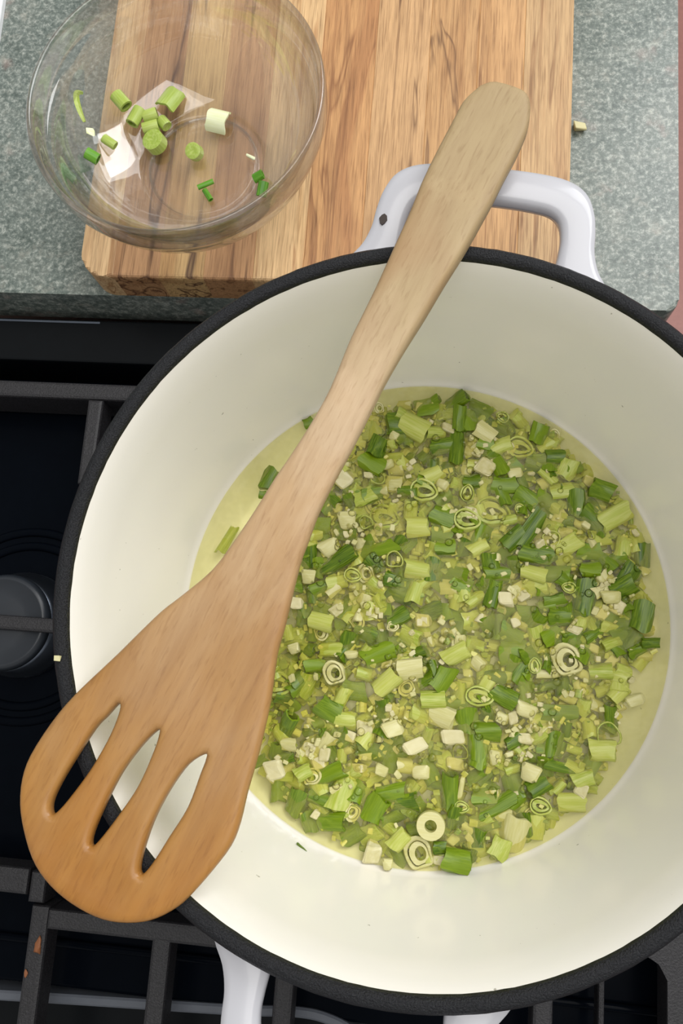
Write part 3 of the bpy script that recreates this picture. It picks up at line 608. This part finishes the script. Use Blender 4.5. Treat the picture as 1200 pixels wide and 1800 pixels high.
# unit-sized prototypes (1 x 1 footprint), scaled per piece
PR = {
 'dark': [proto_mesh('scallion_leaf_slice', m_tube(1, 0.5, 0.09, fl, 1, be, 14, cu), M_DARK, True, 1 + i) for i, (fl, be, cu) in
          enumerate(((0.62, 0, 0.10), (0.42, 0.15, -0.16), (0.5, -0.1, 0.2), (0.34, 0.1, 0.05), (0.75, 0.05, -0.05)))] +
         [proto_mesh('scallion_leaf_slice', m_curl(1, 0.5, ar, 0.08), M_DARK, True, 9 + ar) for ar in (2.2, 3.0)],
 'light': [proto_mesh('scallion_stalk_slice', m_solid(1, 0.5, 0.85), M_LIGHT, True, 21), proto_mesh('scallion_stalk_slice', m_solid(1, 0.5, 0.6), M_LIGHT, True, 22),
           proto_mesh('scallion_stalk_slice', m_tube(1, 0.5, 0.16, 0.75, 1, 0, 14, 0.08), M_LIGHT, True, 23), proto_mesh('scallion_stalk_slice', m_tube(1, 0.5, 0.14, 0.5, 1, 0.1, 14, -0.12), M_LIGHT, True, 24),
           proto_mesh('scallion_stalk_slice', m_curl(1, 0.5, 3.4, 0.14), M_LIGHT, True, 25), proto_mesh('scallion_stalk_slice', m_curl(1, 0.5, 2.4, 0.12), M_LIGHT, True, 26)],
 'white': [proto_mesh('scallion_white_slice', m_chunk(1, 1, 0.9, 3 + 8 * i), (M_WHITE, M_GARLIC)[i % 2], i % 2 == 0) for i in range(5)] +
          [proto_mesh('scallion_white_slice', m_solid(1, 0.5, 0.8), M_WHITE, True, 31), proto_mesh('scallion_white_slice', m_curl(1, 0.5, 2.6, 0.16), M_WHITE, True, 32)],
 'ring': [proto_mesh('scallion_ring', m_ring(0.5, 0.40, 0.34), M_LIGHT, True, 41), proto_mesh('scallion_ring', m_ring(0.5, 0.38, 0.30), M_WHITE, True, 42),
          proto_mesh('scallion_ring', m_ring(0.5, 0.42, 0.30, 22, False), M_LIGHT, True, 43)],
 'crumb': [proto_mesh('garlic_crumb', m_chunk(1, 1, 0.8, 31 + i), M_GARLIC if i % 2 else M_WHITE, False) for i in range(4)],
}
KIND = {
 'dark': ('scallion_leaf_slice', 'dark green scallion leaf slice simmering in the oil of the white pot', 'scallion', 'dark green scallion slices in the pot'),
 'light': ('scallion_stalk_slice', 'pale green scallion stalk slice simmering in the oil of the white pot', 'scallion', 'pale green scallion slices in the pot'),
 'white': ('scallion_white_slice', 'whitish chunk of scallion or garlic simmering in the oil of the white pot', 'scallion', 'white chunks in the pot'),
 'ring': ('scallion_ring', 'pale cross-cut scallion ring lying flat in the oil of the white pot', 'scallion', 'pale scallion rings in the pot'),
 'crumb': ('garlic_crumb', 'tiny pale minced garlic crumb floating in the oil of the white pot', 'garlic', 'minced garlic crumbs in the pot'),
}
def piece(kind, x, y, z, a, b, h, rz, var=None, tilt=(0, 0)):
    me = PR[kind][random.randrange(len(PR[kind])) if var is None else var]
    nm, lab, cat, grp = KIND[kind]
    o = bpy.data.objects.new(nm, me); COL.objects.link(o)
    o.location = (x, y, z); o.scale = (a, b, h)
    o.rotation_euler = (tilt[0], tilt[1], rz)
    return tag(o, lab, cat, grp)

def inside(x, y, poly):
    c = False; n = len(poly)
    for i in range(n):
        x0, y0 = poly[i]; x1, y1 = poly[(i + 1) % n]
        if (y0 > y) != (y1 > y) and x < (x1 - x0) * (y - y0) / (y1 - y0) + x0: c = not c
    return c
rt = random.Random(5)
T = lambda s=0.22: (rt.uniform(-s, s), rt.uniform(-s, s))
placed = []
for kind, spots in (('dark', DARK_SPOTS), ('light', LIGHT_SPOTS), ('white', WHITE_SPOTS), ('ring', RING_SPOTS)):
    for (x, y, a, b, rz) in spots:
        a *= 1.12; b *= 1.12
        h = min(0.0085, 0.85 * min(a, b)) if kind != 'ring' else a * 0.9
        z = 0.0060 + rt.uniform(-0.0015, 0.0022)
        r = math.hypot(x, y)
        if r > 0.104: z += (r - 0.104) * 0.5
        piece(kind, x, y, z, a, b, h, rz, None, T(0.25) if kind != 'ring' else T(0.12))
        placed.append((x, y, max(a, b) / 2))
def fill(kind, count, smin, smax, zlo, zhi, patches=None, clear=0.45):
    n = 0; tries = 0
    while n < count and tries < count * 60:
        tries += 1
        if patches and rt.random() < 0.75:
            px, py = rt.choice(patches); x = rt.gauss(px, 0.0065); y = rt.gauss(py, 0.0065)
        else:
            x = rt.uniform(-0.115, 0.115); y = rt.uniform(-0.115, 0.115)
        if not inside(x, y, FOOD_OUTLINE) or math.hypot(x, y) > 0.108: continue
        if any((x - p) ** 2 + (y - q) ** 2 < (r * clear) ** 2 for p, q, r in placed): continue
        s = rt.uniform(smin, smax)
        a = s; b = s * rt.uniform(0.6, 0.95)
        h = min(0.007, b) if kind != 'ring' else a * 0.9
        if kind == 'ring': b = a
        piece(kind, x, y, rt.uniform(zlo, zhi), a, b, h, rt.uniform(0, 6.28), None, T(0.5) if kind != 'ring' else T(0.25))
        if kind != 'crumb': placed.append((x, y, s / 2))
        n += 1
fill('ring', 26, 0.0050, 0.0085, 0.0055, 0.0075, None, 0.9)
fill('dark', 208, 0.0070, 0.0112, 0.0036, 0.0064, None, 0.62)
fill('light', 190, 0.0060, 0.0105, 0.0030, 0.0060, None, 0.62)
fill('white', 120, 0.0045, 0.0080, 0.0040, 0.0068, GARLIC_PATCHES, 0.6)
fill('crumb', 300, 0.0016, 0.0042, 0.0064, 0.0085, GARLIC_PATCHES, 0.0)

# distinct pieces
o = piece('ring', BIG_RING_AT[0], BIG_RING_AT[1], 0.0110, 0.0128, 0.0128, 0.010, 0, 1, (0.06, -0.05))
o.data = proto_mesh('scallion_ring', m_ring(0.5, 0.2, 0.36, 28, False), M_WHITE)
o['label'] = 'largest thick white scallion ring with open hole, near the front of the pot'; del o['group']
for (x, y, z, a, b, rz, tilt) in ((-0.0462, -0.1050, 0.0180, 0.0050, 0.0026, -0.6, (0.9, 0)),):
    o = piece('dark', x, y, z, a, b, 0.002, rz, 3, tilt)
    o['label'] = 'lone green scallion shred stuck on the front left pot wall'; del o['group']

# the softened layer beneath, too many bits to count
bm = bmesh.new()
protos = [m_chunk(1, 1, 0.7, 100 + i) for i in range(5)] + [m_tube(1, 0.5, 0.12, 0.5, 0, 0, 8), m_curl(1, 0.5, 3, 0.12, 6)]
pdata = []
for b in protos:
    b.verts.index_update()
    pdata.append(([v.co.copy() for v in b.verts], [[v.index for v in f.verts] for f in b.faces])); b.free()
V = []; F = []
n = 0
while n < 3900:
    x = rt.uniform(-0.112, 0.112); y = rt.uniform(-0.112, 0.112)
    if not inside(x, y, FOOD_OUTLINE): continue
    s = rt.uniform(0.003, 0.0075)
    zz = rt.uniform(-0.0005, 0.0040)
    if n > 2600: s *= 0.5; zz = rt.uniform(0.0045, 0.0072)
    mt = Matrix.Translation((x, y, zz)) @ Matrix.Rotation(rt.uniform(0, 6.28), 4, 'Z') @ Matrix.Rotation(rt.uniform(-.5, .5), 4, 'X') @ Matrix.Diagonal((s, s * rt.uniform(.5, 1), s * 0.6, 1))
    vs_, fs_ = rt.choice(pdata); k0 = len(V)
    V += [tuple(mt @ v) for v in vs_]; F += [tuple(i + k0 for i in f) for f in fs_]
    n += 1
bm.free()
me = bpy.data.meshes.new('softened_scallion_bits'); me.from_pydata(V, [], F); me.materials.append(M_MASH)
o = bpy.data.objects.new('softened_scallion_bits', me); COL.objects.link(o)
tag(o, 'bed of softened scallion and garlic bits under the oil', 'scallion', kind='stuff')

# little oil bubbles
V = []; F = []
for n in range(520):
    if rt.random() < 0.7:
        px, py = rt.choice(GARLIC_PATCHES); x = rt.gauss(px, 0.011); y = rt.gauss(py, 0.011)
    else:
        x = rt.uniform(-0.11, 0.11); y = rt.uniform(-0.11, 0.11)
    if not inside(x, y, FOOD_OUTLINE): continue
    r = rt.choice((0.0006, 0.0008, 0.001, 0.0014, 0.002)); k0 = len(V); sg = 10; rows = 4
    for i in range(rows):
        e = math.radians(80 * i / (rows - 1) - 5)
        for j in range(sg):
            a = 2 * math.pi * j / sg
            V.append((x + r * math.cos(e) * math.cos(a), y + r * math.cos(e) * math.sin(a), LIQ_Z + 0.0008 + r * 0.7 * math.sin(e)))
    for i in range(rows - 1):
        for j in range(sg): F.append((k0 + i * sg + j, k0 + i * sg + (j + 1) % sg, k0 + (i + 1) * sg + (j + 1) % sg, k0 + (i + 1) * sg + j))
    F.append(tuple(k0 + (rows - 1) * sg + j for j in range(sg)))
me = bpy.data.meshes.new('oil_bubbles'); me.from_pydata(V, [], F); me.materials.append(M_BUB)
for p in me.polygons: p.use_smooth = True
o = bpy.data.objects.new('oil_bubbles', me); COL.objects.link(o)
tag(o, 'tiny clear bubbles on the simmering oil', 'bubbles', kind='stuff')

# crumb on the pot rim, left
o = mesh_obj('garlic_crumb', m_chunk(0.0028, 0.0024, 0.002, 77), M_GARLIC, None, False, (-0.1283, -0.0315, 0.1057))
tag(o, 'tiny pale crumb on the left of the black pot rim', 'garlic')

# ------------------------------------------------------------------ slotted wooden spoon
def build_spoon():
    out = [Vector((p.x, p.y)) for p in resample([Vector((x, y)) for x, y in SPOON_OUTLINE], 3)]
    slots = [[Vector((p.x, p.y)) for p in resample([Vector((x, y)) for x, y in s], 4)] for s in SPOON_SLOTS]
    loops = [out] + slots
    segs = []
    for lp in loops:
        for i in range(len(lp)): segs.append((lp[i], lp[(i + 1) % len(lp)]))
    def dist(p):
        best = 9.0
        for a, b in segs:
            d = b - a; t = max(0.0, min(1.0, (p - a).dot(d) / max(1e-12, d.length_squared)))
            q = (a + d * t - p).length_squared
            if q < best: best = q
        return math.sqrt(best)
    pts = []; edges = []
    for lp in loops:
        k0 = len(pts); pts += lp
        edges += [(k0 + i, k0 + (i + 1) % len(lp)) for i in range(len(lp))]
    ops = [(p.x, p.y) for p in out]; sps = [[(p.x, p.y) for p in s] for s in slots]
    nb = len(pts)
    for lp_i, lp in enumerate(loops):                       # rings just inside the edges for the rounding
        for off in (0.0006, 0.0015, 0.0028):
            for i in range(len(lp)):
                a, b = lp[i - 1], lp[(i + 1) % len(lp)]
                nrm = Vector((-(b - a).y, (b - a).x)).normalized()
                for sg in (1, -1):
                    q = lp[i] + nrm * off * sg
                    if inside(q.x, q.y, ops) and not any(inside(q.x, q.y, s) for s in sps) and dist(q) > off * 0.9:
                        pts.append(q)
    x = -0.18
    while x < 0.18:
        y = -0.07
        while y < 0.07:
            q = Vector((x, y))
            if inside(x, y, ops) and not any(inside(x, y, s) for s in sps) and dist(q) > 0.0042: pts.append(q)
            y += 0.0035
        x += 0.0045
    vs2, es2, fs2, ov, oe, of = delaunay_2d_cdt(pts, edges, [], 4, 1e-7)
    bm = bmesh.new(); top = []; bot = []
    for v in vs2:
        d = dist(v)
        t = max(0.0, min(1.0, (v.x + 0.10) / 0.14)); t = t * t * (3 - 2 * t)
        th = 0.0062 + 0.0032 * t                              # blade thin, handle thicker
        if v.x > 0.115: th -= 0.0022 * min(1, (v.x - 0.115) / 0.004) * 0.6 + 0.0012 * (v.x - 0.115) / 0.05
        r = 0.0028
        f = math.sqrt(max(0.0, 1 - (1 - min(1, d / r)) ** 2))
        e = 0.42 + 0.58 * f
        dish = 0.0
        if v.x < -0.03: dish = -0.0010 * min(1, d / 0.022) * min(1, (-0.03 - v.x) / 0.04)
        zm = th * 0.5
        top.append(bm.verts.new((v.x, v.y, zm + th * 0.5 * e + dish)))
        bot.append(bm.verts.new((v.x, v.y, zm - th * 0.5 * e)))
    cnt = {}
    for f in fs2:
        cxy = sum((vs2[i] for i in f), Vector((0, 0))) / len(f)
        if any(inside(cxy.x, cxy.y, s) for s in sps) or not inside(cxy.x, cxy.y, ops): continue
        bm.faces.new([top[i] for i in f]); bm.faces.new([bot[i] for i in reversed(f)])
        for i in range(len(f)):
            a, b = f[i], f[(i + 1) % len(f)]
            cnt.setdefault((min(a, b), max(a, b)), []).append((a, b))
    for k, l in cnt.items():
        if len(l) == 1:
            a, b = l[0]; bm.faces.new((top[a], bot[a], bot[b], top[b]))
    return bm
sp = mesh_obj('slotted_spoon', build_spoon(), M_SPOON, None, True, (SPOON_AT[0], SPOON_AT[1], RIM_Z + 0.0003), (0, 0, SPOON_ANGLE))
tag(sp, 'long wooden slotted spoon resting across the rim of the pot', 'spoon')

# ------------------------------------------------------------------ cutting board of glued planks
board = thing('cutting_board', 'thick wooden cutting board of glued light and brown planks', 'cutting board', (-0.06, 0.30, 0))
XB = [-0.1830, -0.1650, -0.1412, -0.1180, -0.0930, -0.0680, -0.0398, -0.0119, 0.0130, 0.0363, 0.0605]
Y0, Y1 = 0.1590, 0.50
COLS = [((206, 172, 128), (190, 150, 106), (150, 104, 62), 42, 0.0), ((176, 134, 94), (156, 114, 76), (84, 52, 32), 34, 0.03),
        ((200, 164, 112), (178, 138, 90), (74, 46, 36), 38, 0.01), ((182, 138, 96), (168, 124, 84), (108, 72, 46), 46, 0.0),
        ((214, 178, 130), (200, 160, 110), (166, 120, 76), 60, 0.0), ((192, 145, 95), (172, 123, 78), (134, 88, 52), 36, 0.07),
        ((196, 156, 110), (168, 128, 86), (108, 74, 44), 56, 0.02), ((188, 146, 98), (172, 128, 82), (100, 66, 38), 52, 0.02),
        ((198, 154, 104), (182, 138, 90), (126, 84, 48), 60, 0.01), ((192, 157, 112), (180, 141, 98), (140, 100, 62), 70, 0.0)]
RC = 0.013
for i in range(10):
    x0, x1 = XB[i], XB[i + 1]
    if i == 0:
        pts = [(x1, Y0), (x1, Y1)] + [(x0 + RC - RC * math.sin(math.radians(a)), Y1 - RC + RC * math.cos(math.radians(a))) for a in range(0, 91, 10)] + \
              [(x0 + RC - RC * math.cos(math.radians(a)), Y0 + RC - RC * math.sin(math.radians(a))) for a in range(0, 91, 10)]
    elif i == 9:
        pts = [(x0, Y0)] + [(x1 - RC + RC * math.sin(math.radians(a)), Y0 + RC - RC * math.cos(math.radians(a))) for a in range(0, 91, 10)] + \
              [(x1 - RC + RC * math.cos(math.radians(a)), Y1 - RC + RC * math.sin(math.radians(a))) for a in range(0, 91, 10)] + [(x0, Y1)]
    else:
        pts = rect(x0, x1, Y0, Y1)
    bm = bmesh.new()
    lo = [bm.verts.new((x, y, 0.0005)) for x, y in pts]; hi = [bm.verts.new((x, y, BOARD_Z)) for x, y in pts]
    n = len(pts); bm.faces.new(lo[::-1]); top = bm.faces.new(hi)
    for j in range(n): bm.faces.new((lo[j], lo[(j + 1) % n], hi[(j + 1) % n], hi[j]))
    def outer_edge(e):
        a, b = e.verts[0].co, e.verts[1].co
        return not (abs(a.x - b.x) < 1e-6 and ((i > 0 and abs(a.x - x0) < 1e-5) or (i < 9 and abs(a.x - x1) < 1e-5)))
    bmesh.ops.bevel(bm, geom=[e for e in top.edges if outer_edge(e)], offset=0.002, segments=3, affect='EDGES', profile=0.5)
    bmesh.ops.bevel(bm, geom=[e for e in bm.edges if all(abs(v.co.z - BOARD_Z) < 1e-6 for v in e.verts) and not outer_edge(e)], offset=0.00030, segments=1, affect='EDGES')
    L, D, S, sc, kn = COLS[i]
    o = mesh_obj('plank', bm, mat_wood_plank(i, srgb(*L), srgb(*D), srgb(*S), sc * 1.6, kn, 0.92 if i in (1, 2) else 0.75, 0.555 if i in (1, 2) else 0.60), board)
    o.location = (0.06, -0.30, 0)

# ------------------------------------------------------------------ glass bowl and its leftovers
BX, BY = -0.1237, 0.2200
bowl_in = [(0.0, 0.0050), (0.022, 0.0050), (0.0285, 0.0053), (0.036, 0.0075), (0.046, 0.0130), (0.0545, 0.0215), (0.0600, 0.0315), (0.0622, 0.0400), (0.0634, 0.0425), (0.0648, 0.0440), (0.0655, 0.0480)]
bowl_rim = [(0.0660, 0.0535), (0.0666, 0.0552), (0.0677, 0.0557), (0.0687, 0.0549), (0.0690, 0.0530)]
bowl_out = [(0.0689, 0.0470), (0.0686, 0.0420), (0.0672, 0.0385), (0.0645, 0.0310), (0.0580, 0.0195), (0.0490, 0.0105), (0.0390, 0.0045), (0.0330, 0.0018), (0.0312, 0.0004), (0.0295, 0.0000), (0.0278, 0.0006), (0.0262, 0.0018), (0.0, 0.0018)]
prof = bowl_in + bowl_rim + bowl_out
sm = [Vector((r, z)) for r, z in prof]
bm = bmesh.new(); lathe(bm, [(max(0.0, p.x) if 0 < i < (len(sm) - 1) * 3 else 0.0, p.y) for i, p in enumerate(resample(sm, 3, False))], 128)
bowl = mesh_obj('glass_bowl', bm, M_GLASS, None, True, (BX, BY, BOARD_Z + 0.0004))
tag(bowl, 'clear glass prep bowl with scallion scraps on the cutting board', 'bowl')
def bowl_h(x, y):
    r = math.hypot(x - BX, y - BY)
    for (r0, z0), (r1, z1) in zip(bowl_in, bowl_in[1:]):
        if r0 <= r <= r1: return BOARD_Z + 0.0004 + z0 + (z1 - z0) * (r - r0) / (r1 - r0)
    return BOARD_Z + 0.05
def scrap(name, me_bm, mat, x, y, lift, rz, label, tilt=(0, 0)):
    o = bpy.data.objects.new(name, proto_mesh(name, me_bm, mat)); COL.objects.link(o)
    o.location = (x, y, bowl_h(x, y) + lift); o.rotation_euler = (tilt[0], tilt[1], rz)
    return tag(o, label, 'scallion', 'scallion scraps in the glass bowl')
scrap('scallion_piece', m_curl(0.0120, 0.0065, 2.0, 0.0012), M_FRESH, -0.1419, 0.2508, 0.0045, 1.2, 'largest flat pale green scallion piece in the bowl, at its far side', (0.1, 0.2))
scrap('scallion_piece', m_tube(0.0085, 0.0036, 0.0010, 0.8), M_FRESH, -0.1645, 0.2448, 0.0040, -0.8, 'pale green scallion tube at the left end of the bowl cluster', (0, 0.1))
scrap('scallion_piece', m_tube(0.0090, 0.0034, 0.0010, 0.9), M_FRESH, -0.1580, 0.2398, 0.0040, 1.2, 'upright green scallion tube second from left in the bowl cluster')
scrap('scallion_piece', m_solid(0.0075, 0.0033, 0.9), M_FRESH, -0.1514, 0.2420, 0.0042, 0.35, 'green scallion slice at the top middle of the bowl cluster')
scrap('scallion_piece', m_solid(0.0082, 0.0031, 0.9), M_FRESH, -0.1508, 0.2362, 0.0042, 0.3, 'green scallion slice in the bowl cluster just above the round disc')
scrap('scallion_piece', m_solid(0.0058, 0.0030, 0.9), M_FRESH, -0.1447, 0.2395, 0.0036, 2.3, 'short green scallion slice at the right of the bowl cluster')
scrap('scallion_piece', m_solid(0.0062, 0.0056, 1.0, 20, 3), M_FRESH, -0.1480, 0.2284, 0.0040, 0.3, 'larger round pale green scallion disc in the bowl', (0, 1.35))
scrap('scallion_piece', m_solid(0.0055, 0.0041, 1.0, 18, 3), M_FRESH, -0.1268, 0.2231, 0.0040, 1.2, 'smaller round pale green scallion disc in the bowl centre', (0, 1.2))
scrap('scallion_piece', m_curl(0.0105, 0.0062, 2.6, 0.0010), M_FRESHW, -0.1169, 0.2416, 0.0038, -0.25, 'whitish half-open scallion sheath in the bowl', (0.2, 0))
scrap('scallion_piece', m_chunk(0.0056, 0.0018, 0.0016, 5), M_FRESHW, -0.0982, 0.2224, 0.0010, -0.4, 'tiny white scallion sliver at the right of the bowl floor')
scrap('scallion_piece', m_tube(0.0085, 0.0014, 0.0004, 0.8), M_FRESHD, -0.1199, 0.2066, 0.0016, 0.45, 'upper of two thin dark green scallion sticks in the bowl')
scrap('scallion_piece', m_tube(0.0068, 0.0014, 0.0004, 0.8), M_FRESHD, -0.1182, 0.2008, 0.0016, -0.95, 'lower of two thin dark green scallion sticks in the bowl')
scrap('scallion_piece', m_tube(0.0064, 0.0029, 0.0008, 0.85), M_FRESHD, -0.1741, 0.2119, 0.0032, -0.4, 'bright dark green scallion tube on the lower left bowl wall', (0.2, 0.35))
scrap('scallion_piece', m_solid(0.0072, 0.0024, 0.8), M_FRESH, -0.1690, 0.2237, 0.0030, -0.5, 'small light green scallion slice on the left bowl wall', (0, 0.25))
scrap('scallion_piece', m_tube(0.0052, 0.0026, 0.0008, 0.7), M_FRESHD, -0.0925, 0.2095, 0.0028, 0.4, 'upper green scallion bit stuck to the right bowl wall', (0, -0.3))
scrap('scallion_piece', m_tube(0.0070, 0.0026, 0.0008, 0.7), M_FRESHD, -0.0890, 0.2005, 0.0030, 1.4, 'lower green scallion bit stuck to the right bowl wall', (0.3, -0.3))
scrap('scallion_piece', m_chunk(0.0050, 0.0048, 0.0010, 9), M_FRESHW, -0.1766, 0.2250, 0.0018, 0.2, 'tiny whitish scallion flake on the left bowl wall', (0, 0.6))
bm = bmesh.new()
path = resample([Vector((0.0005, 0.0085)), Vector((-0.0022, 0.0070)), Vector((-0.0018, 0.0030)), Vector((0.0006, -0.0020)), Vector((0.0034, -0.0062))], 5, False)
rows = []
for i, p in enumerate(path):
    a = path[max(i - 1, 0)]; b = path[min(i + 1, len(path) - 1)]; d = (b - a).normalized(); nn = Vector((-d.y, d.x))
    w = 0.0016 * (0.5 + math.sin(math.pi * min(1, max(0, i / (len(path) - 1)))) * 0.5)
    rows.append([bm.verts.new((p.x + nn.x * w * s, p.y + nn.y * w * s, h)) for s, h in ((-1, 0), (0, 0.0007), (1, 0), (0, -0.0004))])
for r0, r1 in zip(rows, rows[1:]):
    for i in range(4): bm.faces.new((r0[i], r0[(i + 1) % 4], r1[(i + 1) % 4], r1[i]))
bm.faces.new(rows[0]); bm.faces.new(rows[-1][::-1])
scrap('scallion_piece', bm, M_FRESH, -0.1800, 0.2325, 0.0024, 0.0, 'curved pale green scallion strip on the left bowl wall', (0, 0.75))

# ------------------------------------------------------------------ small things on the countertop
o = mesh_obj('garlic_crumb', m_chunk(0.0072, 0.0062, 0.0045, 15), M_GARLIC, None, False, (0.0680, 0.2600, 0.0019))
tag(o, 'white garlic bit on the stone right of the cutting board', 'garlic')
bm = bmesh.new(); prism(bm, [(-0.2640, 0.4000), (-0.45, 0.40), (-0.45, 0.26), (-0.2600, 0.2560)][::-1], 0.0002, 0.0040, 0.0008, 2)
tag(mesh_obj('white_tray', bm, M_PAPER), 'white flat tray edge at the upper left corner', 'tray')
